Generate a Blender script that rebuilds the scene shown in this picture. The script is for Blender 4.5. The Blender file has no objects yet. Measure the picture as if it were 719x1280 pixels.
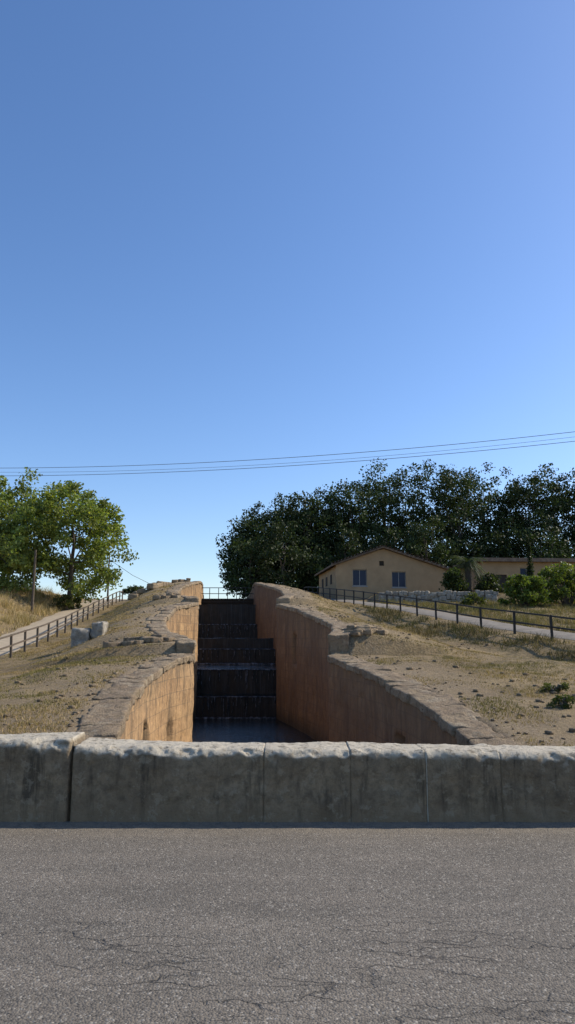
import bpy, math, numpy as np
from mathutils import Vector
rng = np.random.default_rng(7)
S = bpy.context.scene
COL = S.collection

# ------------------------------------------------------------------ noise
def _h(i, j, k):
    n = np.sin(i*127.1 + j*311.7 + k*74.7)*43758.5453
    return n - np.floor(n)
def vn(p):
    p = np.asarray(p, float); i = np.floor(p); f = p-i; f = f*f*(3-2*f)
    a, b, c = i[:,0], i[:,1], i[:,2]; x, y, z = f[:,0], f[:,1], f[:,2]
    r = 0
    for dx in (0,1):
        for dy in (0,1):
            for dz in (0,1):
                w = (x if dx else 1-x)*(y if dy else 1-y)*(z if dz else 1-z)
                r = r + w*_h(a+dx, b+dy, c+dz)
    return r*2-1
def fbm(p, o=4):
    p = np.asarray(p, float); r = np.zeros(len(p)); a = 1.0; t = 0
    for k in range(o):
        r += a*vn(p + k*17.3); t += a; a *= .5; p = p*2.03
    return r/t
def sm(t):
    t = np.clip(t, 0, 1); return t*t*(3-2*t)

# ------------------------------------------------------------------ mesh helpers
def mk(name, V, F, mats=None, col=None, uv=None, smooth=True, parent=None, midx=None):
    V = np.asarray(V, np.float32); me = bpy.data.meshes.new(name)
    if isinstance(F, np.ndarray):
        K = F.shape[1]; n = len(F)
        me.vertices.add(len(V)); me.vertices.foreach_set('co', V.ravel())
        me.loops.add(n*K); me.loops.foreach_set('vertex_index', F.astype(np.int32).ravel())
        me.polygons.add(n)
        me.polygons.foreach_set('loop_start', np.arange(0, n*K, K, dtype=np.int32))
        me.update(calc_edges=True)
    else:
        me.from_pydata([tuple(v) for v in V.tolist()], [], F); me.update()
    me.validate()
    me.polygons.foreach_set('use_smooth', [smooth]*len(me.polygons))
    if mats:
        for m in (mats if isinstance(mats, (list, tuple)) else [mats]): me.materials.append(m)
    if midx is not None: me.polygons.foreach_set('material_index', np.asarray(midx, np.int32))
    if col is not None:
        a = me.color_attributes.new('Col', 'FLOAT_COLOR', 'POINT')
        c = np.ones((len(V), 4), np.float32); c[:, :3] = col
        a.data.foreach_set('color', c.ravel())
    if uv is not None:
        u = me.uv_layers.new(name='UVMap'); li = np.zeros(len(me.loops), np.int32)
        me.loops.foreach_get('vertex_index', li)
        u.data.foreach_set('uv', np.asarray(uv, np.float32)[li].ravel())
    ob = bpy.data.objects.new(name, me); COL.objects.link(ob)
    if parent: ob.parent = parent
    return ob
def empty(name, loc=(0,0,0), rz=0):
    e = bpy.data.objects.new(name, None); COL.objects.link(e)
    e.location = loc; e.rotation_euler = (0, 0, rz); e.empty_display_size = .3
    return e
class Acc:
    def __init__(s): s.V=[]; s.F=[]; s.C=[]; s.n=0; s.M=[]
    def add(s, V, F, C=None, m=0):
        V = np.asarray(V, float); s.V.append(V); s.F.append(np.asarray(F)+s.n); s.n += len(V)
        if C is not None: s.C.append(np.broadcast_to(C, (len(V), 3)))
        s.M.append(np.full(len(F), m))
    def make(s, name, mats, smooth=True, parent=None):
        return mk(name, np.vstack(s.V), np.vstack(s.F), mats, np.vstack(s.C) if s.C else None, None, smooth, parent, np.concatenate(s.M))
BF = np.array([[0,3,2,1],[4,5,6,7],[0,1,5,4],[1,2,6,5],[2,3,7,6],[3,0,4,7]])
def boxv(x0,x1,y0,y1,z0,z1):
    return np.array([[x0,y0,z0],[x1,y0,z0],[x1,y1,z0],[x0,y1,z0],[x0,y0,z1],[x1,y0,z1],[x1,y1,z1],[x0,y1,z1]], float)
def beam(p, q, w, h):
    p = np.array(p, float); q = np.array(q, float); d = q-p; d /= np.linalg.norm(d)
    up = np.array([0,0,1.]) if abs(d[2]) < .9 else np.array([0,1.,0])
    s = np.cross(d, up); s /= np.linalg.norm(s); u = np.cross(s, d)
    r = []
    for o in (p, q):
        for a, b in ((-1,-1),(1,-1),(1,1),(-1,1)): r.append(o+s*a*w/2+u*b*h/2)
    return np.array(r), BF
_t = {}
def cube_t(n):
    if n in _t: return _t[n]
    g = np.linspace(-1, 1, n+1); V=[]; F=[]
    for ax in range(3):
        for sg in (-1, 1):
            b = len(V); o = [a for a in range(3) if a != ax]
            for i in range(n+1):
                for j in range(n+1):
                    p = [0,0,0]; p[ax]=sg; p[o[0]]=g[i]; p[o[1]]=g[j]; V.append(p)
            for i in range(n):
                for j in range(n):
                    q = [b+i*(n+1)+j, b+(i+1)*(n+1)+j, b+(i+1)*(n+1)+j+1, b+i*(n+1)+j+1]
                    if (sg > 0) == (ax == 1): q = q[::-1]
                    F.append(q)
    V = np.array(V); U, inv = np.unique(np.round(V, 5), axis=0, return_inverse=True)
    _t[n] = (U, inv.ravel()[np.array(F)]); return _t[n]
def rblock(hx, hy, hz, n=6, r=.05, amp=.02, fr=4., seed=0.):
    U, F = cube_t(n); h = np.array([hx,hy,hz]); P = U*h
    c = np.clip(P, -(h-r), h-r); d = P-c; L = np.linalg.norm(d, axis=1, keepdims=True); L[L==0]=1
    P = c + d/L*np.minimum(L, r)
    nn = P/np.maximum(np.linalg.norm(P/h, axis=1, keepdims=True), 1e-6)/h
    nn = nn/np.maximum(np.linalg.norm(nn, axis=1, keepdims=True), 1e-6)
    return P + nn*(amp*fbm(P*fr+seed*13.7, 3))[:, None], F
def tube(pts, rad, k=7):
    pts = np.array(pts, float); V=[]; F=[]
    for i, p in enumerate(pts):
        d = pts[min(i+1, len(pts)-1)]-pts[max(i-1, 0)]; d /= np.linalg.norm(d)+1e-9
        a = np.cross(d, [0.31,.95,.05]); a /= np.linalg.norm(a)+1e-9; b = np.cross(d, a)
        for j in range(k):
            t = 2*math.pi*j/k; V.append(p+rad[i]*(a*math.cos(t)+b*math.sin(t)))
    for i in range(len(pts)-1):
        for j in range(k): F.append([i*k+j, i*k+(j+1)%k, (i+1)*k+(j+1)%k, (i+1)*k+j])
    return np.array(V), np.array(F)

# ------------------------------------------------------------------ material helpers
class MB:
    def __init__(s, name, rough=.8):
        s.m = bpy.data.materials.new(name); s.m.use_nodes = True
        s.N = s.m.node_tree.nodes; s.L = s.m.node_tree.links
        s.b = s.N['Principled BSDF']; s.b.inputs['Roughness'].default_value = rough
        s.b.inputs['Specular IOR Level'].default_value = .25
    def n(s, t, **k):
        x = s.N.new(t)
        for a, v in k.items(): setattr(x, a, v)
        return x
    def set(s, sock, v):
        if hasattr(v, 'is_linked') or isinstance(v, bpy.types.NodeSocket): s.L.new(v, sock)
        elif isinstance(v, (tuple, list)) and len(v) == 3 and sock.type == 'RGBA': sock.default_value = (*v, 1)
        else: sock.default_value = v
    def co(s, w='Object'): return s.n('ShaderNodeTexCoord').outputs[w]
    def mp(s, v, sc=(1,1,1), loc=(0,0,0)):
        m = s.n('ShaderNodeMapping'); s.L.new(v, m.inputs[0]); m.inputs['Scale'].default_value = sc; m.inputs['Location'].default_value = loc
        return m.outputs[0]
    def noise(s, v, sc, det=5, rough=.6, dist=0):
        x = s.n('ShaderNodeTexNoise'); s.L.new(v, x.inputs['Vector']); x.inputs['Scale'].default_value = sc
        x.inputs['Detail'].default_value = det; x.inputs['Roughness'].default_value = rough; x.inputs['Distortion'].default_value = dist
        return x.outputs['Fac']
    def vor(s, v, sc, feat='F1', out='Distance'):
        x = s.n('ShaderNodeTexVoronoi', feature=feat); s.L.new(v, x.inputs['Vector']); x.inputs['Scale'].default_value = sc
        return x.outputs[out]
    def rmp(s, f, a, b, lo=0., hi=1.):
        x = s.n('ShaderNodeMapRange'); s.set(x.inputs[0], f); x.inputs[1].default_value = a; x.inputs[2].default_value = b
        x.inputs[3].default_value = lo; x.inputs[4].default_value = hi; return x.outputs[0]
    def mix(s, f, a, b, bt='MIX'):
        x = s.n('ShaderNodeMix', data_type='RGBA', blend_type=bt); s.set(x.inputs[0], f); s.set(x.inputs[6], a); s.set(x.inputs[7], b)
        return x.outputs[2]
    def math(s, op, a, b=0.):
        x = s.n('ShaderNodeMath', operation=op); s.set(x.inputs[0], a); s.set(x.inputs[1], b); return x.outputs[0]
    def bump(s, h, st=.5, d=.02, prev=None):
        x = s.n('ShaderNodeBump'); x.inputs['Strength'].default_value = st; x.inputs['Distance'].default_value = d
        s.L.new(h, x.inputs['Height'])
        if prev is not None: s.L.new(prev, x.inputs['Normal'])
        s.L.new(x.outputs[0], s.b.inputs['Normal']); return x.outputs[0]
    def base(s, c): s.set(s.b.inputs['Base Color'], c)

def m_plain(name, c, rough=.7, metal=0, var=.25, sc=6):
    b = MB(name, rough); v = b.co(); f = b.noise(v, sc)
    b.base(b.mix(b.rmp(f, .3, .7), tuple(x*(1-var) for x in c), tuple(x*(1+var) for x in c)))
    b.b.inputs['Metallic'].default_value = metal; b.bump(f, .2, .01); return b.m

# asphalt
b = MB('asphalt', .9); v = b.co()
big = b.noise(v, .45, 4); agg = b.vor(v, 85); aggc = b.vor(v, 85, out='Color'); fine = b.noise(v, 160, 3)
mid = b.noise(b.mp(v, (.5, 2.2, 1)), 1.6, 5)
c = b.mix(b.rmp(big, .3, .7), (.130,.112,.088), (.185,.160,.126))
c = b.mix(b.rmp(mid, .42, .72, 0, .6), c, (.225,.19,.148))
sp = b.n('ShaderNodeSeparateColor'); b.L.new(aggc, sp.inputs[0])
c = b.mix(b.rmp(sp.outputs[0], .0, .5, .7, 0), c, (.045,.041,.035))
c = b.mix(b.rmp(sp.outputs[1], .86, .98, 0, .6), c, (.38,.345,.285))
wob = b.n('ShaderNodeTexNoise'); b.L.new(v, wob.inputs['Vector']); wob.inputs['Scale'].default_value = 7; wob.inputs['Detail'].default_value = 7
va = b.n('ShaderNodeVectorMath', operation='MULTIPLY_ADD'); b.L.new(wob.outputs['Color'], va.inputs[0]); va.inputs[1].default_value = (.30,.20,0); b.L.new(v, va.inputs[2])
cr = b.vor(b.mp(va.outputs[0], (.6, 3.0, 1)), 2.0, 'DISTANCE_TO_EDGE')
crk = b.rmp(cr, .0, .03, 1, 0)
sepx = b.n('ShaderNodeSeparateXYZ'); b.L.new(v, sepx.inputs[0])
gate = b.math('MULTIPLY', b.rmp(b.noise(v, 1.3, 3), .40, .55), b.rmp(sepx.outputs[1], 4.2, 4.9, 1, .0))
crk = b.math('MULTIPLY', crk, gate)
c = b.mix(b.math('MULTIPLY', crk, .6), c, (.05,.043,.035))
c = b.mix(b.math('MULTIPLY', b.rmp(sepx.outputs[1], 6.2, 6.78), b.rmp(b.noise(v, 9, 5), .35, .6, .1, .8)), c, (.25,.205,.145))
b.base(c)
hh = b.math('SUBTRACT', b.math('MULTIPLY', b.math('SUBTRACT', 1., agg), .8), b.math('MULTIPLY', crk, 1.4))
nb = b.bump(hh, .85, .008); b.bump(fine, .3, .004, nb)
asphalt = b.m

# parapet stone
b = MB('weathered_limestone', .95); v = b.co()
n1 = b.noise(v, 1.8, 6); n2 = b.noise(v, 12, 7, .75); n3 = b.noise(b.mp(v, (5, 5, .6)), 1.4, 6, .7)
c = b.mix(b.rmp(n1, .3, .7), (.19,.142,.088), (.31,.24,.15))
c = b.mix(b.rmp(n2, .42, .66, 0, .75), c, (.095,.073,.048))
c = b.mix(b.rmp(n3, .52, .64, 0, .75), c, (.055,.045,.032))
sz = b.n('ShaderNodeSeparateXYZ'); b.L.new(v, sz.inputs[0])
c = b.mix(b.math('MULTIPLY', b.rmp(sz.outputs[2], .0, .2, .8, 0), b.rmp(n2, .3, .6, .3, 1)), c, (.29,.20,.115))
c = b.mix(b.rmp(b.noise(v, 9, 6, .7), .56, .62, 0, .5), c, (.34,.285,.195))
c = b.mix(b.rmp(b.vor(v, 26), .0, .14, .6, 0), c, (.045,.038,.028))
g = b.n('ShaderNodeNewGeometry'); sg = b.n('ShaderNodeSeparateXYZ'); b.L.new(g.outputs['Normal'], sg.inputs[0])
up = b.rmp(sg.outputs[2], .2, .6)  # upward faces get pale lichen; front shade is painted in as darker stone
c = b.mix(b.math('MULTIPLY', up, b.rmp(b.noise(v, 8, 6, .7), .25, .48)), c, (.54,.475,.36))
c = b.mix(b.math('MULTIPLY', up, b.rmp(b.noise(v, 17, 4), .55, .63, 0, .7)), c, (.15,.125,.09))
b.base(c); nb = b.bump(n2, .9, .035); b.bump(b.noise(v, 50, 5, .7), .8, .012, nb)
limestone = b.m

# coping / rubble stone
b = MB('coping_stone', .95); v = b.co()
n1 = b.noise(v, .9, 6); n2 = b.noise(v, 7, 6, .7)
c = b.mix(b.rmp(n1, .3, .7), (.24,.172,.108), (.37,.28,.175))
c = b.mix(b.rmp(n2, .48, .68, 0, .8), c, (.13,.10,.068))
c = b.mix(b.rmp(b.noise(v, 2.4, 6, .7), .53, .64, 0, .7), c, (.42,.345,.24))
c = b.mix(b.rmp(b.noise(v, 4, 6, .7), .55, .62, 0, .5), c, (.25,.19,.10))
b.base(c); nb = b.bump(n2, 1., .08); b.bump(b.noise(v, 28, 5), .8, .02, nb); coping_m = b.m
b = MB('pale_rock', .95); v = b.co(); n2 = b.noise(v, 4, 6, .7)
c = b.mix(b.rmp(n2, .35, .65), (.18,.155,.12), (.38,.34,.27)); b.base(c); b.bump(n2, .8, .05); rock_m = b.m

# lock masonry (uv in metres)
b = MB('ashlar_masonry', .9); uv = b.co('UV'); v = b.co()
br = b.n('ShaderNodeTexBrick'); b.L.new(uv, br.inputs['Vector']); br.inputs['Scale'].default_value = 1
br.inputs['Brick Width'].default_value = .95; br.inputs['Row Height'].default_value = .42; br.inputs['Mortar Size'].default_value = .018
br.inputs['Mortar Smooth'].default_value = .6
br.inputs['Color1'].default_value = (.49,.295,.135,1); br.inputs['Color2'].default_value = (.35,.20,.092,1); br.inputs['Mortar'].default_value = (.21,.135,.075,1)
n1 = b.noise(v, .5, 6, .65); n2 = b.noise(v, 5, 6, .7); n3 = b.noise(b.mp(uv, (2.2, .22, 1)), 1.3, 6, .7)
c = b.mix(b.rmp(n1, .35, .65, 0, .55), br.outputs['Color'], (.51,.335,.17))
c = b.mix(b.rmp(n2, .45, .7, 0, .6), c, (.19,.125,.07))
c = b.mix(b.rmp(n3, .47, .62, 0, .8), c, (.095,.07,.046))
at = b.n('ShaderNodeAttribute', attribute_name='Col'); sc_ = b.n('ShaderNodeSeparateColor'); b.L.new(at.outputs['Color'], sc_.inputs[0])
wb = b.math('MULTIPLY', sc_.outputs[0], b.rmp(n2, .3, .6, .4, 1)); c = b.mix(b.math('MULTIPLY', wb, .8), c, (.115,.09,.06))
c = b.mix(b.math('MULTIPLY', sc_.outputs[2], b.rmp(n1, .35, .65, .5, .82)), c, (.125,.073,.041))  # shade of the right wall painted into its colour as darker brown
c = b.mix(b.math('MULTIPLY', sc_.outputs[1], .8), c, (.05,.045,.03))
b.base(c); nb = b.bump(br.outputs['Fac'], -.8, .04); b.bump(n2, .8, .06, nb); masonry = b.m

# wet weir
b = MB('wet_stone', .5); v = b.co(); st = b.noise(b.mp(v, (7, 1, .3)), 1.6, 6, .7)
c = b.mix(b.rmp(b.noise(v, 1.5, 5), .3, .7), (.010,.011,.010), (.032,.028,.021))
c = b.mix(b.rmp(st, .52, .74, 0, .4), c, (.14,.15,.15)); b.base(c); b.bump(st, .4, .03); wet = b.m
# water
b = MB('canal_water', .07); v = b.co(); b.base((.016,.022,.022)); b.b.inputs['Specular IOR Level'].default_value = .5
b.bump(b.noise(b.mp(v, (1.6, 1.3, 1)), 2.6, 5, .6), .7, .12); water_m = b.m
b = MB('white_water', .35); v = b.co(); b.base(b.mix(b.rmp(b.noise(v, 5, 5), .45, .68), (.02,.023,.026), (.24,.26,.28))); foam_m = b.m

# terrain
b = MB('dry_ground', .95); v = b.co()
at = b.n('ShaderNodeAttribute', attribute_name='Col'); s3 = b.n('ShaderNodeSeparateColor'); b.L.new(at.outputs['Color'], s3.inputs[0])
a1 = b.noise(v, .35, 6, .65); a2 = b.noise(v, 2.2, 6, .7); a3 = b.noise(v, 14, 5, .7); a4 = b.noise(v, 45, 3)
c = b.mix(b.rmp(a1, .35, .65), (.205,.144,.072), (.345,.25,.125))
c = b.mix(b.rmp(a2, .42, .65, 0, .75), c, (.145,.104,.056))
c = b.mix(b.rmp(a3, .5, .72, 0, .7), c, (.42,.325,.18))
gr = b.math('MULTIPLY', b.rmp(b.math('ADD', b.math('MULTIPLY', a2, .5), b.math('MULTIPLY', b.noise(v, .6, 5), .5)), .49, .61), b.rmp(s3.outputs[1], 0, 1, .0, .45))
c = b.mix(gr, c, b.mix(a3, (.075,.066,.022), (.17,.145,.052)))
c = b.mix(b.math('MULTIPLY', s3.outputs[0], b.rmp(a2, .3, .6, .3, .9)), c, b.mix(b.rmp(a3, .35, .65), (.21,.152,.092), (.38,.295,.19)))
c = b.mix(b.rmp(a4, .6, .75, 0, .6), c, (.07,.052,.03))
b.base(c); nb = b.bump(a3, .9, .10); b.bump(a4, .7, .03, nb); ground_m = b.m
b = MB('gravel_path', .95); v = b.co(); a = b.noise(v, 3, 6); c = b.mix(b.rmp(a, .3, .7), (.34,.27,.18), (.47,.38,.26)); b.base(c); b.bump(b.noise(v, 30, 4), .5, .02); path_m = b.m
b = MB('concrete_path', .9); v = b.co(); a = b.noise(v, 2, 6); c = b.mix(b.rmp(a, .3, .7), (.17,.145,.115), (.27,.235,.185)); b.base(c); b.bump(b.noise(v, 30, 4), .5, .01); cpath_m = b.m

def leafmat(name, tr=.35, rough=.5):
    b = MB(name, rough); at = b.n('ShaderNodeAttribute', attribute_name='Col')
    b.L.new(at.outputs['Color'], b.b.inputs['Base Color']); b.b.inputs['Specular IOR Level'].default_value = .2
    t = b.n('ShaderNodeBsdfTranslucent')
    mx = b.mix(1., at.outputs['Color'], (1.25, 1.35, .5), 'MULTIPLY'); b.L.new(mx, t.inputs[0])
    ms = b.n('ShaderNodeMixShader'); ms.inputs[0].default_value = tr
    b.L.new(b.b.outputs[0], ms.inputs[1]); b.L.new(t.outputs[0], ms.inputs[2])
    b.L.new(ms.outputs[0], b.N['Material Output'].inputs[0]); return b.m
leaf_m = leafmat('leaves', .42); dleaf_m = leafmat('forest_leaves', .2, .6); grass_m = leafmat('grass_blades', .2, .8)
b = MB('bark', .95); v = b.co(); a = b.noise(b.mp(v, (4,4,.7)), 3, 6); b.base(b.mix(a, (.05,.04,.03), (.17,.14,.11))); b.bump(a, .8, .04); bark_m = b.m

# ------------------------------------------------------------------ profiles
A = np.array
LX = A([[7.36,-2.6],[12.5,-2.86],[15.5,-3.33],[19,-3.65],[22.5,-3.56],[25,-3.15],[26,-3.3],[30,-4.86],[34,-5.75],[39,-5.9],[42,-5.1],[43,-5.3],[47,-7.15],[55,-8.0],[62,-8.1],[66,-7.9],[70,-8.2],[111,-12.7]])
LZ = A([[7.36,-.15],[12.5,.02],[15.5,.29],[19,.59],[22.5,.93],[25,1.15],[25.05,1.5],[30,1.95],[34,2.5],[39,3.4],[42,3.75],[42.05,4.0],[47,4.5],[55,5.6],[66,6.9],[69,6.9],[73,6.3],[111,6.3]])
RX = A([[7.36,2.95],[11.5,2.97],[14,2.86],[17,2.58],[21,2.07],[24.9,1.28],[25.3,1.5],[28,1.78],[32,1.42],[37,.43],[42,-.70],[43,-.5],[45,-.17],[50,-.45],[57,-1.5],[66,-3.0],[70,-3.4],[111,-8]])
RZ = A([[7.36,-.2],[11.5,-.05],[14,.2],[17,.48],[21,.8],[25,1.12],[25.05,1.75],[28,2.15],[32,2.5],[37,3.15],[42,3.65],[42.05,4.0],[45,4.3],[50,4.98],[57,5.8],[66,6.75],[69,6.75],[73,6.2],[111,6.2]])
ys = np.arange(7.36, 111.01, .1)
def smx(T):
    x = np.interp(ys, T[:,0], T[:,1]); k = np.ones(9)/9
    return np.convolve(np.pad(x, 4, mode='edge'), k, 'valid')
LXs, RXs = smx(LX), smx(RX)
fLx = lambda y: np.interp(y, ys, LXs); fRx = lambda y: np.interp(y, ys, RXs)
fLz = lambda y: np.interp(y, LZ[:,0], LZ[:,1]); fRz = lambda y: np.interp(y, RZ[:,0], RZ[:,1])
BL = A([[-50,-.3],[7,-.25],[12,-.12],[20,.1],[30,.64],[41,1.8],[52,3.1],[66,5.0],[80,6],[3000,6]])
BR = A([[-50,-.3],[7,-.2],[12,-.05],[17,.3],[25,1.05],[30,1.7],[34,2.2],[42,3.2],[50,4.0],[58,4.7],[66,5.4],[80,6],[3000,6]])
FL = A([[0,-11],[14,-11],[22,-11.3],[30,-11.8],[41,-12.8],[52,-14.2],[66,-15.4],[80,-17],[110,-22],[3000,-300]])      # fence line, left
PR = A([[-2,40],[9,35],[13,28],[20,19],[27,13.5],[34,10.3],[42,8],[48.5,6.5],[54,5.3],[60,4.2],[66,3.2],[75,2.0],[110,0],[3000,0]])  # path centre, right
def flx(y): return np.interp(y, FL[:,0], FL[:,1])
def prx(y): return np.interp(y, PR[:,0], PR[:,1])
def H(x, y, left, noise=True):
    x = np.asarray(x, float); y = np.asarray(y, float)
    if left:
        xc = fLx(y); zc = fLz(y); d = xc-x; xf = flx(y); Bz = np.interp(y, BL[:,0], BL[:,1])
        t = sm((d-1.4)/np.maximum(xc-xf-1.6, 2)); z = zc-.03 + (Bz-zc+.03)*t
        z = z + sm((xf-3.3-x)/4.5)*np.interp(y, [8,25,60,80], [.5,1.3,1.5,.2])
        dp = np.abs(x-(xf-1.9)) - 1.5
    else:
        xc = fRx(y); zc = fRz(y); d = x-xc; xp = prx(y); Bz = np.interp(y, BR[:,0], BR[:,1])
        t = sm((d-1.2)/4.0); z = zc-.03 + (Bz-zc+.03)*t
        q = (x-(xp-4.2))/2.2
        z = z - np.exp(-q*q)*np.interp(y, [12,20,45,54], [.2,.5,.45,0])*sm((d-1.5)/2)
        pl = sm((y-53.9)/.7)*sm((x-6.2)/.8)*(1-sm((y-66)/8)); z = z + (5.12-z)*pl
        dp = np.abs(x-xp) - 1.3
    if noise:
        sh = x.shape; P = np.stack([x.ravel(), y.ravel(), np.zeros(x.size)], 1)
        nz = (.16*fbm(P*.33, 3) + .08*fbm(P*1.4+9, 3)).reshape(sh)
        z = z + nz*np.clip(dp/1.2, 0, 1)*np.clip((d-.8)/2.0, .12, 1)*np.clip((y-6)/5, 0, 1)
    z = np.where(d < .65, z-.10, z)
    return np.where(y < 7.35, -.06, z)
def HG(x, y):
    x = np.atleast_1d(np.asarray(x, float)); y = np.atleast_1d(np.asarray(y, float))
    c = (fLx(y)+fRx(y))/2
    return np.where(x < c, H(x, y, True), H(x, y, False))
def hg(x, y): return float(HG(x, y)[0])

# ------------------------------------------------------------------ terrain
yr = list(-np.geomspace(2500, 3, 14)) + [0, 4, 7.3, 7.35, 7.36] + list(np.arange(7.6, 75, .22)) + list(75+np.cumsum(np.geomspace(.6, 260, 26)))
yr = np.array(yr)
dd = np.concatenate([[.1,.4,.62,.68], np.arange(.9, 15, .24), 15+np.cumsum(np.geomspace(.4, 420, 28))])
V=[]; C=[]; F=[]; nC = len(dd)
YY, DD = np.meshgrid(yr, dd, indexing='ij')
for side in (True, False):
    gap = (YY >= 7.36) & (YY < 111)
    ctr = (fLx(YY)+fRx(YY))/2
    if side: edge = np.where(gap, fLx(YY), ctr); X = edge-np.where(gap, DD, DD-.1)
    else: edge = np.where(gap, fRx(YY), ctr); X = edge+np.where(gap, DD, DD-.1)
    Z = H(X, YY, side); Z = np.where(~gap & (YY > 100), 6.2, Z)
    base = 0 if side else YY.size
    V.append(np.stack([X, YY, Z], -1).reshape(-1, 3))
    dust = np.clip(1-(DD-.6)/(2.8 if side else 2.2), 0, 1)**.8
    green = np.clip((DD-1.5)/3, 0, 1)
    if side: green = green*np.where(X < flx(YY)-2, .15, .9)
    C.append(np.stack([dust, green, 0*dust], -1).reshape(-1, 3))
    R = len(yr)
    i, j = np.meshgrid(np.arange(R-1), np.arange(nC-1), indexing='ij')
    q = np.stack([i*nC+j, i*nC+j+1, (i+1)*nC+j+1, (i+1)*nC+j], -1).reshape(-1, 4)+base
    F.append(q if not side else q[:, ::-1])
mk('ground_terrain', np.vstack(V), np.vstack(F), ground_m, np.vstack(C))

# paths
def strip(name, ctr_x, y0, y1, off, hw, left, mat, lift=.06):
    yy = np.arange(y0, y1, .3); ww = np.linspace(-hw, hw, 9)
    Y, W = np.meshgrid(yy, ww, indexing='ij'); X = ctr_x(Y)+off+W*(1+.08*np.sin(Y*1.7))
    Z = H(X, Y, left, False)+lift-.05*(np.abs(W)/hw)**4
    i, j = np.meshgrid(np.arange(len(yy)-1), np.arange(8), indexing='ij')
    q = np.stack([i*9+j, i*9+j+1, (i+1)*9+j+1, (i+1)*9+j], -1).reshape(-1, 4)
    mk(name, np.stack([X, Y, Z], -1).reshape(-1, 3), q, mat)
strip('gravel_path', flx, 8, 95, -1.9, 1.35, True, path_m)
strip('concrete_path', prx, 14, 74, 0, .85, False, cpath_m)

# road
mk('asphalt_road', A([[-300,-3.2,0],[300,-3.2,0],[300,6.84,0],[-300,6.84,0]]), np.array([[0,1,2,3]]), asphalt)

# ------------------------------------------------------------------ parapet: one continuous coursed wall
joints = A([-30,-24,-19,-15,-12,-9.6,-7.8,-6.1,-4.6,-3.1,-1.965,-.215,.57,1.25,1.93,3.0,4.4,5.8,7.5,9.4,12,15,19,24,30.])
xg = np.unique(np.concatenate([np.linspace(-40, -5, 240), np.arange(-5, 5, .016), np.linspace(5, 40, 240), [-1.985,-1.975,-1.97,-1.965,-1.96,-1.955,-1.945]] + [[j-.012, j-.006, j, j+.006, j+.012] for j in joints]))
def prof_pts():
    p = []; R = .085
    for t in np.linspace(0, 1, 26): p.append((0, 0, t))
    for a in np.linspace(0, math.pi/2, 9)[1:]: p.append((R-R*math.cos(a), R*math.sin(a)-R, 1.))
    for t in np.linspace(0, 1, 16)[1:-1]: p.append((R+t*(.54-2*R), 0, 2.))
    for a in np.linspace(math.pi/2, 0, 9): p.append((.54-R+R*math.cos(a), R*math.sin(a)-R, 1.))
    for t in np.linspace(1, 0, 10)[1:]: p.append((.54, 0, t))
    return A(p)
pp = prof_pts(); NP = len(pp)
zt = np.where(xg < -1.965, .700+.004*np.sin(xg*3), np.interp(xg, [-1.96, 2.6, 6], [.655, .585, .58]))
X, J = np.meshgrid(xg, np.arange(NP), indexing='ij'); ZT = zt[:, None]
kind = pp[:, 2]; Yp = 6.82+pp[J, 0]
Zp = np.where(kind[J] >= 2, ZT, np.where((kind[J] == 1.) & (pp[J,1] != 0), ZT+pp[J,1], -.25+(ZT-.085+.25)*np.minimum(kind[J], 1)))
Zp = np.where((kind[J] == 1.) & (pp[J,1] == 0) & (J > 30) , np.where(J < 26+8+14+9, ZT+pp[J,1], Zp), Zp)
bi = np.searchsorted(joints, xg); off = np.sin(bi*12.9)*.010; offz = np.sin(bi*7.7+1)*.006
Q = np.stack([X, Yp, Zp], -1).reshape(-1, 3)
N1 = fbm(Q*A([2.2,2.2,2.6]), 4).reshape(X.shape); N2 = fbm(Q*9+3, 4).reshape(X.shape); N3 = fbm(Q*30, 2).reshape(X.shape)
disp = N1*.030+N2*.017+N3*.005
frontm = np.clip((6.95-Yp)/.1, -1, 1)
topm = np.clip((Zp-(ZT-.09))/.09, 0, 1)
Yn = Yp - frontm*disp + off[:, None]*(frontm > 0)
Zn = Zp + topm*(disp*.7+offz[:, None])
ch = np.clip(fbm(Q*A([4.5,4.5,4.5])+5, 4).reshape(X.shape)-.02, 0, .6)*np.clip((7.0-Yp)/.12, 0, 1)*np.clip((Zp-(ZT-.13))/.09, 0, 1)
Zn -= ch*.07; Yn += ch*.08
dj = np.min(np.abs(xg[:, None]-joints[None]), 1); gw = np.where(np.abs(xg+1.965) < .1, .013, .006); gd = np.where(np.abs(xg+1.965) < .1, .09, .011)
gv = (gd*np.exp(-(dj/gw)**2))[:, None]*(1+.8*N1)
Yn += gv*np.sign(frontm); Zn -= gv*topm*.8
i, j = np.meshgrid(np.arange(len(xg)-1), np.arange(NP-1), indexing='ij')
q = np.stack([i*NP+j, (i+1)*NP+j, (i+1)*NP+j+1, i*NP+j+1], -1).reshape(-1, 4)
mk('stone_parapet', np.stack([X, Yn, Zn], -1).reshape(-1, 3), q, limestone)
Bf = Acc(); Bf.add(boxv(-3.4, 3.6, 7.34, 7.345, -4, -.09), BF); Bf.make('bridge_spandrel', coping_m, False)

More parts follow.
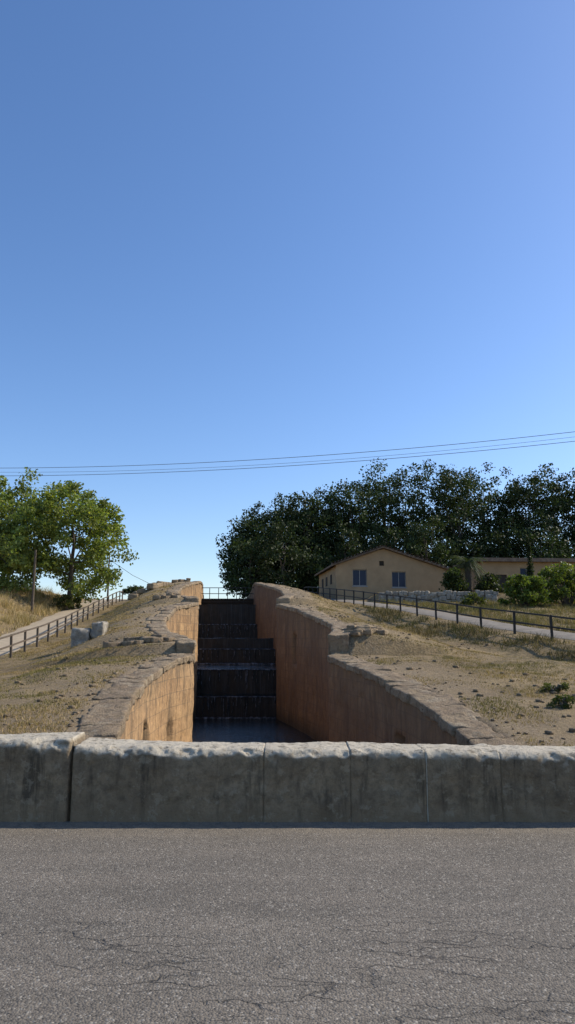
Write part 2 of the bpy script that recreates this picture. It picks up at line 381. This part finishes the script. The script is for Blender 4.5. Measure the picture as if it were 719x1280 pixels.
# ------------------------------------------------------------------ lock walls
def lockwall(name, fx, fz, sgn, slots):
    e = empty(name)
    yy = np.unique(np.concatenate([np.arange(7.38, 111, .16), [24.99, 25.06, 41.99, 42.06]]))
    m = 34; T = np.linspace(0, 1, m)
    Y, Tm = np.meshgrid(yy, T, indexing='ij'); top = fz(Y)-.10; Z = top + (-3.4-top)*Tm
    X = fx(Y)
    PP = np.stack([X, Y, Z], -1).reshape(-1, 3)
    rough = (fbm(PP*1.1, 4)*.07+fbm(PP*4, 3)*.04).reshape(X.shape)
    X = X + sgn*(rough+.03)
    sl = np.zeros(X.shape)
    for (a, b_, c_, d_) in slots:
        s = ((Y > a) & (Y < b_) & (Z > c_) & (Z < d_)); sl = np.maximum(sl, s); X = X + sgn*.4*s
    arc = np.concatenate([[0], np.cumsum(np.hypot(np.diff(yy), np.diff(fx(yy))))])
    UV = np.stack([np.repeat(arc, m), Z.ravel()], 1)
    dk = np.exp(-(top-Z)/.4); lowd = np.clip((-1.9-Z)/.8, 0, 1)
    Cc = np.stack([dk, np.maximum(sl, lowd), 0*dk+(1. if sgn > 0 else 0.)], -1).reshape(-1, 3)  # blue channel marks the right wall for its painted shade
    i, j = np.meshgrid(np.arange(len(yy)-1), np.arange(m-1), indexing='ij')
    q = np.stack([i*m+j, i*m+j+1, (i+1)*m+j+1, (i+1)*m+j], -1).reshape(-1, 4)
    if sgn < 0: q = q[:, ::-1]
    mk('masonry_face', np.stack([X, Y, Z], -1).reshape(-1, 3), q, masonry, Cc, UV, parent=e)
    K = Acc(); y = 7.4; r = np.random.default_rng(3 if sgn > 0 else 4)
    while y < 109:
        L = r.uniform(.45, 1.3); y1 = y+L
        step = False
        for s in (25.03, 42.03):
            if y < s < y1+.3: y1 = s
        if abs(y-25.03) < .01 or abs(y-42.03) < .01: step = True
        L = y1-y; w = r.uniform(.30, .46); hz = .10 if not step else .36
        n = 14 if y < 30 else 6
        Vb, Fb = rblock(L/2-.002, w, hz, n, .035, .07, 3.2, y)
        Vb = Vb + (fbm(Vb*11+y, 3)*.020)[:, None]
        Yw = (y+y1)/2+Vb[:,0]
        jx = r.normal(0, .014); jz = r.normal(0, .010); tl = r.normal(0, .03)
        Xw = fx((y+y1)/2+Vb[:,0]) + sgn*(w-.02+jx+Vb[:,1])
        Zw = fz(np.clip(Yw, y+.03, y1-.03)) - hz+.01 + Vb[:,2]+jz+tl*Vb[:,1]
        K.add(np.stack([Xw, Yw, Zw], 1), Fb if sgn > 0 else Fb[:, ::-1])
        y = y1
    K.make('coping_stones', coping_m, parent=e)
    return e
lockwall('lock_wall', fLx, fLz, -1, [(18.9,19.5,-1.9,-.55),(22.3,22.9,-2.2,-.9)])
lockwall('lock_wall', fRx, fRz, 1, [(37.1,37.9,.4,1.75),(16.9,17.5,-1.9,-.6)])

# cascade weirs
prof = [(41.9,-3.4),(42,-1.55),(43.3,-1.50),(43.36,-.10),(44.1,-.08),(44.15,-.5),(53,-.5),(53.05,.95),(53.9,.98),(53.95,1.72),(54.3,1.74),(54.35,1.3),(64,1.3),(64.05,2.95),(65.3,2.98),(65.35,4.75),(66.6,4.77),(66.65,4.4),(68,4.4)]
K = Acc(); m = 40
for (ya, za), (yb, zb) in zip(prof[:-1], prof[1:]):
    V=[]
    for (y, z) in ((ya, za), (yb, zb)):
        xl, xr = float(fLx(y))-.15, float(fRx(y))+.15
        for t in np.linspace(0, 1, m): V.append([xl+(xr-xl)*t, y+.015*math.sin(t*37+z*5), z+.02*math.sin(t*23+y)])
    F = [[j, j+1, m+j+1, m+j] for j in range(m-1)]
    tread = abs(zb-za) < .1
    K.add(V, F, None, 1 if tread else 0)
e = empty('cascade_weir'); K.make('steps', [wet, water_m], False, e)
K = Acc(); rr = np.random.default_rng(5)
for (y, z) in ((42.0,-1.56),(43.36,-.10),(53.05,.96),(64.05,2.96)):
    xl, xr = float(fLx(y)), float(fRx(y))
    K.add(*tube([[xl+(xr-xl)*t, y-.02+.02*math.sin(t*50), z-.02] for t in np.linspace(0, 1, 30)], .025+.02*rr.random(30), 6))
    for k in range(24):
        t = rr.random(); h0 = rr.uniform(.3, 1.15); x = xl+(xr-xl)*t
        K.add(*tube([[x, y-.05, z], [x+rr.normal(0,.03), y-.10, z-h0*.5], [x+rr.normal(0,.04), y-.11, z-h0]], [.015, .025, .01], 4))
for y, z in ((41.9,-2.74),(52.95,-.12),(63.95,1.70)):
    xl, xr = float(fLx(y)), float(fRx(y)); p = [[xl+(xr-xl)*t, y-.1, z] for t in np.linspace(0, 1, 30)]
    K.add(*tube(p, .05+.06*rr.random(30), 6))
K.make('falling_water', foam_m, True, e)
def pool(y0, y1, z):
    yy = np.linspace(y0, y1, 40); V=[]; F=[]
    for y in yy: V += [[float(fLx(y))-.2, y, z], [float(fRx(y))+.2, y, z]]
    for i in range(39): F.append([2*i, 2*i+1, 2*i+3, 2*i+2])
    return V, F
Wt = Acc()
for a in [(7.35,42.1,-2.75),(44.1,53.1,-.13),(54.3,64.1,1.69),(66.6,68.5,4.76),(68.5,111,5.2)]:
    v_, f_ = pool(*a); Wt.add(v_, f_)
Wt.make('canal_water', water_m, False)

# lock gate with walkway and railing
iron = m_plain('dark_iron', (.04,.038,.035), .6, .3); wood = m_plain('weathered_wood', (.11,.085,.06), .85); wood_d = m_plain('dark_wood', (.05,.04,.03), .85)
g = empty('lock_gate'); G = Acc(); xl, xr = float(fLx(68))-.1, float(fRx(68))+.1
for k in range(14):
    a = xl+(xr-xl)*k/14; G.add(boxv(a, a+(xr-xl)/14-.015, 68.0+.01*(k%2), 68.2, 3.6, 5.3), BF)
for z in (4.4, 5.05): G.add(boxv(xl, xr, 67.88, 67.99, z, z+.18), BF)
G.make('gate_leaf', wood_d, False, g)
G = Acc(); G.add(boxv(xl-.6, xr+.6, 67.8, 68.6, 5.32, 5.42), BF)
for k in range(7):
    a = xl+(xr-xl)*k/6; G.add(boxv(a-.03, a+.03, 67.85, 67.91, 5.42, 6.4), BF)
for z in (5.85, 6.4): G.add(boxv(xl-.2, xr+.2, 67.84, 67.92, z, z+.06), BF)
G.make('railing', iron, False, g)

# ------------------------------------------------------------------ fences
def fence(name, pts, mat, h=1.0, step=2.2, pw=.09):
    pts = A(pts); seg = np.hypot(*np.diff(pts, axis=0).T); s = np.concatenate([[0], np.cumsum(seg)])
    K = Acc(); prev = None
    for d in np.arange(0, s[-1], step):
        x = float(np.interp(d, s, pts[:,0])); y = float(np.interp(d, s, pts[:,1])); z = hg(x, y)
        lean = rng.normal(0, .02, 2)
        t = A([x+lean[0], y+lean[1], z+h])
        K.add(*beam([x, y, z-.3], t, pw, pw))
        if prev is not None:
            for f in (.96, .52):
                a = prev[0]+(prev[1]-prev[0])*f; c = A([x,y,z])+(t-A([x,y,z]))*f; K.add(*beam(a, c, .05, .07))
        prev = (A([x,y,z]), t)
    K.make(name, mat, False)
yy = np.arange(12, 72, 1.)
fence('wooden_fence', np.stack([flx(yy), yy], 1), wood, 1.0)
yy = np.arange(18, 71, 1.)
fence('wooden_fence', np.stack([prx(yy)-1.3, yy], 1), iron, 1.0, 2.2, .09)

# ------------------------------------------------------------------ foliage
def leaves(acc, cen, rad, nl, size, col, r, flat=.8, yl=1.):
    n = len(cen)*nl
    c = np.repeat(cen, nl, 0); R = np.repeat(rad, nl)[:, None]
    d = r.normal(size=(n, 3)); d /= np.linalg.norm(d, axis=1, keepdims=True)
    p = c + d*R*(r.random((n,1))**.5)*A([1,1,flat])
    a = r.normal(size=(n,3)); a /= np.linalg.norm(a, axis=1, keepdims=True)
    b_ = np.cross(a, r.normal(size=(n,3))); b_ /= np.linalg.norm(b_, axis=1, keepdims=True)
    s = size*r.uniform(.6, 1.3, (n,1))
    V = np.stack([p-a*s*.5, p+b_*s*.33, p+a*s*.5, p-b_*s*.33], 1).reshape(-1, 3)
    F = np.arange(n*4).reshape(-1, 4)
    tone = np.repeat(r.uniform(.65, 1.25, len(cen)), nl)*r.uniform(.65, 1.35, n)
    yel = yl*r.uniform(0, 1, n)**3
    cc = A(col)[None]*tone[:, None]*(1+yel[:, None]*A([.7,.3,-.1]))
    acc.add(V, F, np.repeat(cc, 4, 0))
def tree_parts(LA, WA, base, ztop, rx, rz_lo, r, ncl, nl, lsize, col, crad=1.0, trunk=.3, ry=None, lean=(0,0), lumpy=.42, yl=1.):
    base = np.array(base, float); ry = ry or rx
    cz = (base[2]+rz_lo+ztop)/2; hz = (ztop-base[2]-rz_lo)/2
    cc = np.array([base[0]+lean[0], base[1]+lean[1], cz])
    d = r.normal(size=(ncl, 3)); d /= np.linalg.norm(d, axis=1, keepdims=True)
    q = r.uniform(.15, 1, ncl)**.42
    lump = 1+lumpy*fbm(d*1.7+base[0]*3.1, 3)
    cen = cc + d*(q*lump)[:, None]*A([rx, ry, hz])
    rad = crad*r.uniform(.6, 1.25, ncl)
    leaves(LA, cen, rad, nl, lsize, col, r, .8, yl)
    k = 7; T = np.linspace(0, 1, k)
    tp = base[None]+(cc+A([0,0,hz*.45])-base)[None]*T[:, None]; tp[1:, :2] += np.cumsum(r.normal(0, .12, (k-1, 2)), 0); tp[0, 2] -= .3
    WA.add(*tube(tp, trunk*(1-.8*T)))
    for i in r.choice(ncl, min(ncl, 16), False):
        s = r.uniform(.3, .85); o = A([np.interp(s, T, tp[:,a]) for a in range(3)])
        if o[2] > cen[i][2]+1: continue
        mid = (o+cen[i])/2+A([0,0,-.15*np.linalg.norm(cen[i]-o)])*.5
        WA.add(*tube([o, mid, cen[i]], [trunk*.38*(1.1-s), trunk*.22, .02], 5))
r = np.random.default_rng(11)
def tree(name, *a, **k):
    e = empty(name); L = Acc(); W = Acc(); tree_parts(L, W, *a, **k)
    L.make('foliage', leaf_m, False, e); W.make('trunk', bark_m, True, e); return e

G1 = (.165,.21,.06)
tree('poplar_tree', (-18.2, 60, hg(-18.2, 60)), 15.2, 4.9, .4, r, 210, 115, .26, G1, crad=.85, trunk=.26, lumpy=.34)
tree('poplar_tree', (-22.2, 57, hg(-22.2, 57)), 11.0, 2.6, .3, r, 90, 115, .26, (.20,.25,.08), crad=.75, trunk=.18)
tree('poplar_tree', (-24.6, 63, hg(-26, 63)), 15.8, 3.8, 1.4, r, 110, 110, .28, G1, crad=.9, trunk=.22)
# distant forest
DG = (.036,.053,.018)
L = Acc(); W = Acc()
for (x, y, z, w) in [(-4.4,88,16.6,3.6),(-1.6,92,19.6,4.5),(2.4,90,20.2,4.6),(5.6,95,21.6,4.6),(9.0,92,22.8,5.2),(13,95,24.8,5.8),(17.8,92,24.8,5.9),(21.8,90,23.4,5.0),(26.4,95,24.8,5.9),(30.5,90,22.6,5.1),(35,92,23.6,5.7),(39.5,90,22.6,5.5),(45,94,24,5.5),(51,91,23,5.5),(58,95,24,6)]:
    tree_parts(L, W, (x, y, 6.0), z, w, .5, r, 200, 70, .33, A(DG)*r.uniform(.85, 1.25), crad=1.2, trunk=.35, lumpy=.15, yl=.4)
for x in np.arange(-4.5, 56, 3.0):
    tree_parts(L, W, (x+r.uniform(-1,1), 83+r.uniform(-2,2), 5.9), r.uniform(11.5, 16.5), 2.8, .0, r, 65, 60, .32, A(DG)*r.uniform(.8, 1.4), crad=1.0, trunk=.15, lumpy=.25, yl=.4)
e = empty('distant_tree_mass'); L.make('foliage', dleaf_m, False, e); W.make('trunks', bark_m, True, e)

def shrub(name, x, y, w, h, col, ncl=26, nl=90, ls=.16, cr=.45):
    z = hg(x, y); e = empty(name); L = Acc(); W = Acc()
    c = []
    for i in range(ncl):
        a = r.uniform(0, 6.28); q = r.random()**.5; zz = r.uniform(.12, 1)
        c.append([x+math.cos(a)*q*w*(1.05-zz*.45), y+math.sin(a)*q*w*(1.05-zz*.45), z+zz*h*.88])
    c = A(c); leaves(L, c, cr*r.uniform(.6, 1.2, ncl), nl, ls, col, r)
    for i in range(0, ncl, 3): W.add(*tube([[x+r.normal(0,.1), y+r.normal(0,.1), z-.2], (A([x,y,z])+c[i])/2+A([0,0,.1]), c[i]], [.05,.035,.01], 5))
    L.make('foliage', leaf_m, False, e); W.make('stems', bark_m, True, e)
shrub('leafy_shrub', 15.0, 46, 1.7, 2.1, (.10,.14,.035), 60, 90, .18, .40)
shrub('leafy_shrub', 18.3, 47.5, 2.2, 2.9, (.10,.135,.035), 70, 90, .18, .45)
shrub('leafy_shrub', 21.3, 46, 2.2, 2.8, (.09,.13,.03), 60, 90, .18, .45)
shrub('dark_bush', 12.9, 55.6, 1.0, 1.9, (.04,.06,.02), 26, 90, .18, .5)
shrub('dark_bush', 15.8, 56.5, 1.2, 1.6, (.035,.05,.02), 30, 90, .18, .5)
shrub('dark_bush', 12.6, 49.3, .8, .9, (.07,.09,.03), 16, 80, .14, .35)
shrub('dark_bush', -17.6, 58, 1.4, 1.3, (.07,.085,.03), 24, 80, .16, .4)
shrub('dark_bush', -15.6, 74, 1.6, 1.5, (.05,.07,.03), 24, 80, .2, .4)
shrub('dark_bush', -13.2, 80, 1.2, 1.0, (.05,.07,.03), 20, 80, .2, .4)
shrub('weed_clump', 5.6, 15.2, .32, .24, (.06,.08,.025), 16, 60, .05, .11)
shrub('weed_clump', 6.3, 17.4, .4, .2, (.07,.085,.03), 16, 60, .05, .11)
for (x, y, h) in [(19.6, 58, 4.3), (23.6, 57, 4.6)]:
    e = empty('cypress_tree'); L = Acc(); W = Acc(); z = hg(x, y); n = 30
    t = r.random(n); c = np.stack([x+r.normal(0,.14,n)*(1-t), y+r.normal(0,.14,n)*(1-t), z+.3+t*(h-.5)], 1)
    leaves(L, c, .12+.34*(1-t), 70, .13, (.03,.045,.02), r, 1.4); W.add(*tube([[x,y,z-.2],[x,y,z+h*.6]], [.1,.04], 6))
    L.make('foliage', leaf_m, False, e); W.make('trunk', bark_m, True, e)

# palm
e = empty('palm_tree'); px, py = 14.3, 57.0; pz = hg(px, py); W = Acc(); L = Acc()
W.add(*tube([[px,py,pz-.2],[px+.05,py,pz+1.2],[px,py,pz+2.5]], [.32,.26,.3], 9)); W.make('trunk', bark_m, True, e)
for k in range(52):
    a = r.uniform(0, 6.28); up = r.uniform(-.5, 1.1); Ln = r.uniform(1.3, 1.9)
    d = A([math.cos(a), math.sin(a), 0]); pp_ = []
    for t in np.linspace(0, 1, 9): pp_.append(A([px,py,pz+2.55])+d*Ln*t*math.cos(up*.6)+A([0,0,1])*(math.sin(up)*Ln*t-1.15*t*t))
    sd = np.cross(d, [0,0,1])
    for i in range(8):
        for f in (0, .5):
            o = pp_[i]*(1-f)+pp_[i+1]*f; tn = pp_[i+1]-pp_[i]
            for s in (-1, 1):
                tip = o+sd*s*.36*(1-.5*i/8)+tn*.8+A([0,0,-.18])
                L.add([o-tn*.1, o+tn*.14, tip, tip-tn*.05], [[0,1,2,3]], A([.06,.075,.03])*r.uniform(.6, 1.4))
L.make('fronds', leaf_m, False, e)

# ------------------------------------------------------------------ grass
def grass(name, n, xr_, yr_, hgt, cols, side, wid=.02, dens=None, k=4, sp=.07, bare=.55, gb=.5):
    x = r.uniform(*xr_, n); u = r.random(n); y = yr_[0]+(yr_[1]-yr_[0])*u**1.25
    xe = fLx(y) if side else fRx(y)
    ok = (x < xe-.95) if side else (x > xe+.85)
    if side: ok &= np.abs(x-(flx(y)-1.9)) > 1.4
    else: ok &= (np.abs(x-prx(y)) > .9) & ~((x > 3.8) & (y > 59))
    if dens is not None: ok &= dens(x, y)
    x, y = x[ok], y[ok]
    P = np.stack([x, y, 0*x], 1); dn = fbm(P*.7+3, 3)
    ok = r.random(len(x)) < np.clip(bare+1.6*dn, .05, 1); x, y, dn = x[ok], y[ok], dn[ok]
    z = H(x, y, side); n = len(x)
    X = np.repeat(x, k)+r.normal(0, sp, n*k); Y = np.repeat(y, k)+r.normal(0, sp, n*k); Z = np.repeat(z, k)-.02
    m = n*k; h = hgt*r.uniform(.4, 1.3, m)*np.repeat(np.clip(1+dn, .4, 1.6), k); a = r.uniform(0, 6.28, m); w = wid*r.uniform(.6, 1.3, m)
    lx, ly = r.normal(0, .45, (2, m))*h
    V = np.stack([np.stack([X-np.cos(a)*w, Y-np.sin(a)*w, Z], 1), np.stack([X+np.cos(a)*w, Y+np.sin(a)*w, Z], 1), np.stack([X+lx, Y+ly, Z+h], 1)], 1).reshape(-1, 3)
    pat = np.repeat(np.clip(gb+1.9*fbm(np.stack([x, y, 0*x], 1)*.45+20, 3), 0, 1), k)
    c = A(cols[0])[None]*(1-pat[:, None])+A(cols[1])[None]*pat[:, None]
    c = c*r.uniform(.6, 1.3, (m, 1)); mk(name, V, np.arange(m*3).reshape(-1, 3), grass_m, np.repeat(c, 3, 0), smooth=False)
straw = (.38,.27,.13); olive = (.21,.175,.065)
grass('short_grass', 65000, (-15, -3.5), (10, 62), .055, (straw, olive), True, .012, k=5, bare=.65, gb=.25)
grass('short_grass', 80000, (1.5, 19), (10, 58), .055, ((.36,.255,.13), (.21,.17,.07)), False, .012, k=5, bare=.6, gb=.15)
grass('tall_dry_grass', 22000, (-34, -14), (24, 66), .45, ((.46,.34,.17), (.38,.29,.14)), True, .02, lambda x, y: x < flx(y)-3.3, 5, .12, .7)
grass('verge_grass', 8000, (5, 16), (22, 54), .24, ((.17,.13,.06), (.10,.09,.035)), False, .018, lambda x, y: np.abs(x-(prx(y)-2.7)) < 1.3, 5, .1, .7)
grass('verge_grass', 9000, (6, 24), (30, 54), .25, ((.24,.185,.085), (.14,.125,.045)), False, .02, lambda x, y: x > prx(y)+1.0, 5, .1, .9)

# ------------------------------------------------------------------ rocks
def rock(acc, x, y, s, zo=0., n=5, h=None, rot=None, z=None):
    Vb, Fb = rblock(s[0]/2, s[1]/2, s[2]/2, n, min(s)*.16, min(s)*.22, 3/max(s), r.uniform(0, 50))
    a = r.uniform(0, 3.14) if rot is None else rot; ca, sa = math.cos(a), math.sin(a)
    Vb = np.stack([Vb[:,0]*ca-Vb[:,1]*sa, Vb[:,0]*sa+Vb[:,1]*ca, Vb[:,2]], 1)
    acc.add(Vb+A([x, y, (hg(x,y) if z is None else z)+s[2]*.4+zo]), Fb)
for (x, y, s, rt) in [(-8.75,31,(.74,.6,.82),.1),(-8.05,31.2,(.56,.6,.74),-.15)]:
    K = Acc(); rock(K, x, y, s, n=14, rot=rt, zo=-.06); K.make('stone_block', rock_m)
K = Acc()
for i in range(18): rock(K, r.uniform(-6.4,-4.2), 26.2+r.uniform(-.5,.8), (r.uniform(.3,.7), r.uniform(.3,.5), r.uniform(.12,.24)), 0, 6)
for i in range(12): rock(K, r.uniform(2.0,3.4), 26.0+r.uniform(-.8,.9), (r.uniform(.25,.6), r.uniform(.3,.5), r.uniform(.12,.25)), 0, 6)
for i in range(10): rock(K, r.uniform(-11.6,-9.6), r.uniform(53,57), (r.uniform(.4,.8), r.uniform(.4,.7), r.uniform(.3,.5)), 0, 6)
for i in range(14): rock(K, r.uniform(-12.6,-9.0), r.uniform(64,67), (r.uniform(.3,.7), r.uniform(.3,.7), r.uniform(.2,.35)), 0, 5)
for i in range(12): rock(K, r.uniform(-8.2,-6.2), 43+r.uniform(-.5,.8), (r.uniform(.3,.7), r.uniform(.3,.5), r.uniform(.15,.3)), 0, 5)
K.make('fallen_stones', coping_m)
K = Acc()
for i in range(1300):
    y = 10+50*r.random()**1.5; s = .03+.09*r.random()**3
    if r.random() < .5: x = float(fLx(y))-.85-4*r.random()**1.8
    else: x = float(fRx(y))+.85+6*r.random()**1.8
    rock(K, x, y, (s*r.uniform(1,1.6), s, s*.6), 0, 2)
K.make('loose_stones', coping_m)
K = Acc()
for row in range(4):
    x = 6.7+r.uniform(0,.3)
    while x < 15.2:
        w = r.uniform(.25,.6)
        rock(K, x+w/2, 53.75-.6*(x-6.7)/8.5+r.uniform(-.08,.08)+row*.06, (w*1.05, .5, r.uniform(.28,.42)), 0, 5, rot=r.uniform(-.2,.2), z=3.95+row*.29+r.uniform(-.07,.07)); x += w
K.make('rubble_retaining_wall', rock_m)

# ------------------------------------------------------------------ house
stucco = m_plain('ochre_stucco', (.34,.235,.13), .9, 0, .14, 1.2)
frame_m = m_plain('window_frame', (.25,.24,.22), .5, 0, .05)
b = MB('window_glass', .2); b.base((.012,.022,.05)); b.b.inputs['Specular IOR Level'].default_value = .22; glass = b.m
b = MB('roof_tiles', .9); v = b.co(); wv = b.n('ShaderNodeTexWave'); b.L.new(v, wv.inputs[0]); wv.bands_direction = 'Y'; wv.inputs['Scale'].default_value = 1.3
nn_ = b.noise(v, 3, 5); b.base(b.mix(b.rmp(nn_, .3, .7), (.12,.085,.06), (.24,.18,.13))); b.bump(wv.outputs['Fac'], .8, .08); tile = b.m
def wallbox(acc, L0, L1, z0, z1, y0, y1, ops):
    xs = sorted({L0, L1, *[o[0] for o in ops], *[o[1] for o in ops]})
    for a, c in zip(xs[:-1], xs[1:]):
        op = [o for o in ops if o[0] <= a and o[1] >= c]
        if not op: acc.add(boxv(a, c, y0, y1, z0, z1), BF)
        else:
            o = op[0]; acc.add(boxv(a, c, y0, y1, z0, o[2]), BF); acc.add(boxv(a, c, y0, y1, o[3], z1), BF)
def window(parent, x0, x1, z0, z1, y, shut=False):
    K = Acc(); t = .06
    K.add(boxv(x0-.05, x1+.05, y-.03, y+.06, z0-.09, z0-.003), BF)
    for q in ((x0+.003, x0+t, z0, z1), (x1-t, x1-.003, z0, z1), (x0+t, x1-t, z0, z0+t), (x0+t, x1-t, z1-t, z1-.003), ((x0+x1)/2-.025, (x0+x1)/2+.025, z0+t, z1-t)):
        K.add(boxv(q[0], q[1], y+.12, y+.18, q[2], q[3]), BF)
    K.make('window_frame', frame_m, False, parent)
    K = Acc(); K.add(boxv(x0+.01, x1-.01, y+.15, y+.17, z0+.01, z1-.01), BF); K.make('window_glass', glass, False, parent)
h = empty('ochre_house', (4.05, 60, 0), math.radians(6.3))
W_ = 9.5; D_ = 9.; ops = [(1.4,2.62,2.45+3.6,7.42),(4.75,5.97,2.4+3.55,7.27),(3.7,4.1,7.75,8.15)]
K = Acc(); wallbox(K, 0, W_, 4.6, 7.45, 0, .3, ops[:2])
K.add(boxv(0, .3, .3, D_, 4.6, 7.7), BF); K.add(boxv(W_-.3, W_, .3, D_, 4.6, 7.35), BF); K.add(boxv(0, W_, D_, D_+.3, 4.6, 7.4), BF)
for (pts) in ([(0,7.45),(3.7,7.45),(3.7,9.09),(0,7.78)], [(3.7,7.45),(4.1,7.45),(4.1,7.75),(3.7,7.75)], [(3.7,8.15),(4.1,8.15),(4.1,9.17),(3.7,9.09)], [(4.1,7.45),(W_,7.45),(W_,7.46),(4.1,9.17)]):
    for y0 in (0, D_):
        Vg = [[p[0], y0, p[1]] for p in pts]+[[p[0], y0+.29, p[1]] for p in pts]; K.add(Vg, BF[:, :])
K.make('walls', stucco, False, h)
for o in ops[:2]: window(h, *o, 0)
K = Acc(); K.add(boxv(3.7, 4.1, .12, .16, 7.75, 8.15), BF)
for z in (7.82,7.92,8.02): K.add(boxv(3.72, 4.08, .04, .1, z, z+.04), BF)
K.make('vent', wood_d, False, h)
K = Acc(); 
for y in (2.0, 4.4, 6.6):
    K.add(boxv(-.04, -.003, y, y+.8, 6.35, 7.15), BF)
K.make('side_shutters', wood_d, False, h)
K = Acc()
for (xa, za, xb, zb) in [(-.4,7.66,4.0,9.24),(4.0,9.24,W_+.4,7.36)]:
    Vr = [];
    for dz in (0, .14):
        Vr += [[xa,-.35,za+dz],[xb,-.35,zb+dz],[xb,D_+.6,zb+dz],[xa,D_+.6,za+dz]]
    K.add(Vr, BF)
    for k in range(16):
        t0 = k/16; x_ = xa+(xb-xa)*(t0+.03); z_ = za+(zb-za)*(t0+.03)
        K.add(*tube([[x_, -.42, z_+.16],[x_, .1, z_+.16]], [.12,.12], 8))
K.make('tiled_roof', tile, False, h)
K = Acc(); K.add(*tube([[7.6,4,8.2],[7.6,4,9.1]], [.16,.16], 8)); K.make('flue', wood_d, True, h)

# low flat-roofed building
h2 = empty('flat_roofed_building', (16.9, 62.5, 0), math.radians(4))
K = Acc(); ops2 = [(1.2,2.2,4.6,7.2),(3.4,4.6,6.8,7.8),(6.2,7.4,6.8,7.8)]
wallbox(K, 0, 9, 4.4, 8.3, 0, .3, ops2); K.add(boxv(0,.3,.3,6,4.4,8.3), BF); K.add(boxv(8.7,9,.3,6,4.4,8.3), BF); K.add(boxv(0,9,6,6.3,4.4,8.3), BF)
K.make('walls', stucco, False, h2)
for o in ops2[1:]: window(h2, *o, 0)
K = Acc(); K.add(boxv(1.22,2.18,.1,.16,4.6,7.18), BF); K.make('door', wood_d, False, h2)
K = Acc(); K.add(boxv(-.5, 9.5, -.5, 6.8, 8.303, 8.62), BF); K.make('roof_slab', tile, False, h2)

# ------------------------------------------------------------------ poles and wires
def pole(x, y, ztop, rr=.13, arm=True):
    e = empty('utility_pole'); z = hg(x, y); K = Acc(); K.add(*tube([[x,y,z-.4],[x,y,(z+ztop)/2],[x,y,ztop]], [rr, rr*.85, rr*.7], 9)); 
    K.make('pole_shaft', wood, True, e)
    if arm:
        K = Acc(); K.add(boxv(x-.05,x+.05,y-.7,y+.7,ztop-.35,ztop-.25), BF)
        for a in (-.6,0,.6): K.add(*tube([[x,y+a,ztop-.25],[x,y+a,ztop-.05]], [.04,.03], 6))
        K.make('crossarm', iron, False, e)
pole(-19.0, 54, 8.3, .11, False); pole(-16.4, 66, 9.2, .09, False)
pole(-47, 65.5, 18.0); pole(43, 43.5, 18.0)
cable_m = m_plain('cable_sheath', (.12,.12,.13), .5)
def wire(name, z0, zc, dy, rad=.020):
    pts = []
    for t in np.linspace(-1, 1, 60): pts.append([-2+45*t, 54.5-11*t+dy, zc+(z0-zc)*t*t])
    K = Acc(); K.add(*tube(pts, [rad]*60, 5)); K.make(name, cable_m)
wire('overhead_cable', 17.9, 15.35, -.4); wire('overhead_cable', 17.9, 15.15, .5, .012); wire('overhead_cable', 17.2, 14.8, 0)
K = Acc(); K.add(*tube([[-16.4,66,8.9],[-14.6,68,7.6],[-13,70,6.8]], [.02]*3, 5)); K.make('stay_cable', iron)

# ------------------------------------------------------------------ light, sky, camera
EL, AZ = math.radians(37), math.radians(72)
sd = Vector((math.sin(AZ)*math.cos(EL), math.cos(AZ)*math.cos(EL), math.sin(EL)))
sl = bpy.data.lights.new('sun', 'SUN'); sl.energy = 5.0; sl.angle = math.radians(.53); sl.color = (1., .92, .79)
so = bpy.data.objects.new('sun', sl); COL.objects.link(so); so.rotation_euler = sd.to_track_quat('Z', 'Y').to_euler(); so.location = (30, 10, 40)
w = bpy.data.worlds.new('World'); S.world = w; w.use_nodes = True; nt = w.node_tree
sk = nt.nodes.new('ShaderNodeTexSky'); sk.sky_type = 'NISHITA'; sk.sun_disc = False; sk.sun_elevation = EL; sk.sun_rotation = AZ
sk.altitude = 800; sk.air_density = 1.08; sk.dust_density = 1.2; sk.ozone_density = 2.3
mx = nt.nodes.new('ShaderNodeMix'); mx.data_type = 'RGBA'; mx.blend_type = 'MULTIPLY'; mx.inputs[0].default_value = 1; mx.inputs[7].default_value = (1.19, 1.18, 1.27, 1)
hs = nt.nodes.new('ShaderNodeHueSaturation'); hs.inputs['Saturation'].default_value = 1.14; hs.inputs['Value'].default_value = 1.
nt.links.new(sk.outputs[0], mx.inputs[6]); nt.links.new(mx.outputs[2], hs.inputs['Color']); nt.links.new(hs.outputs[0], nt.nodes['Background'].inputs[0]); nt.nodes['Background'].inputs[1].default_value = .15
cd = bpy.data.cameras.new('camera'); cam = bpy.data.objects.new('camera', cd); COL.objects.link(cam)
cam.location = (0, 0, 1.6); cam.rotation_euler = (math.radians(90+10.08), 0, 0)
cd.sensor_fit = 'VERTICAL'; cd.sensor_height = 36; cd.lens = 25.31; cd.clip_end = 6000; cd.clip_start = .05
S.camera = cam
S.view_settings.view_transform = 'Standard'; S.view_settings.look = 'None'; S.view_settings.exposure = 0
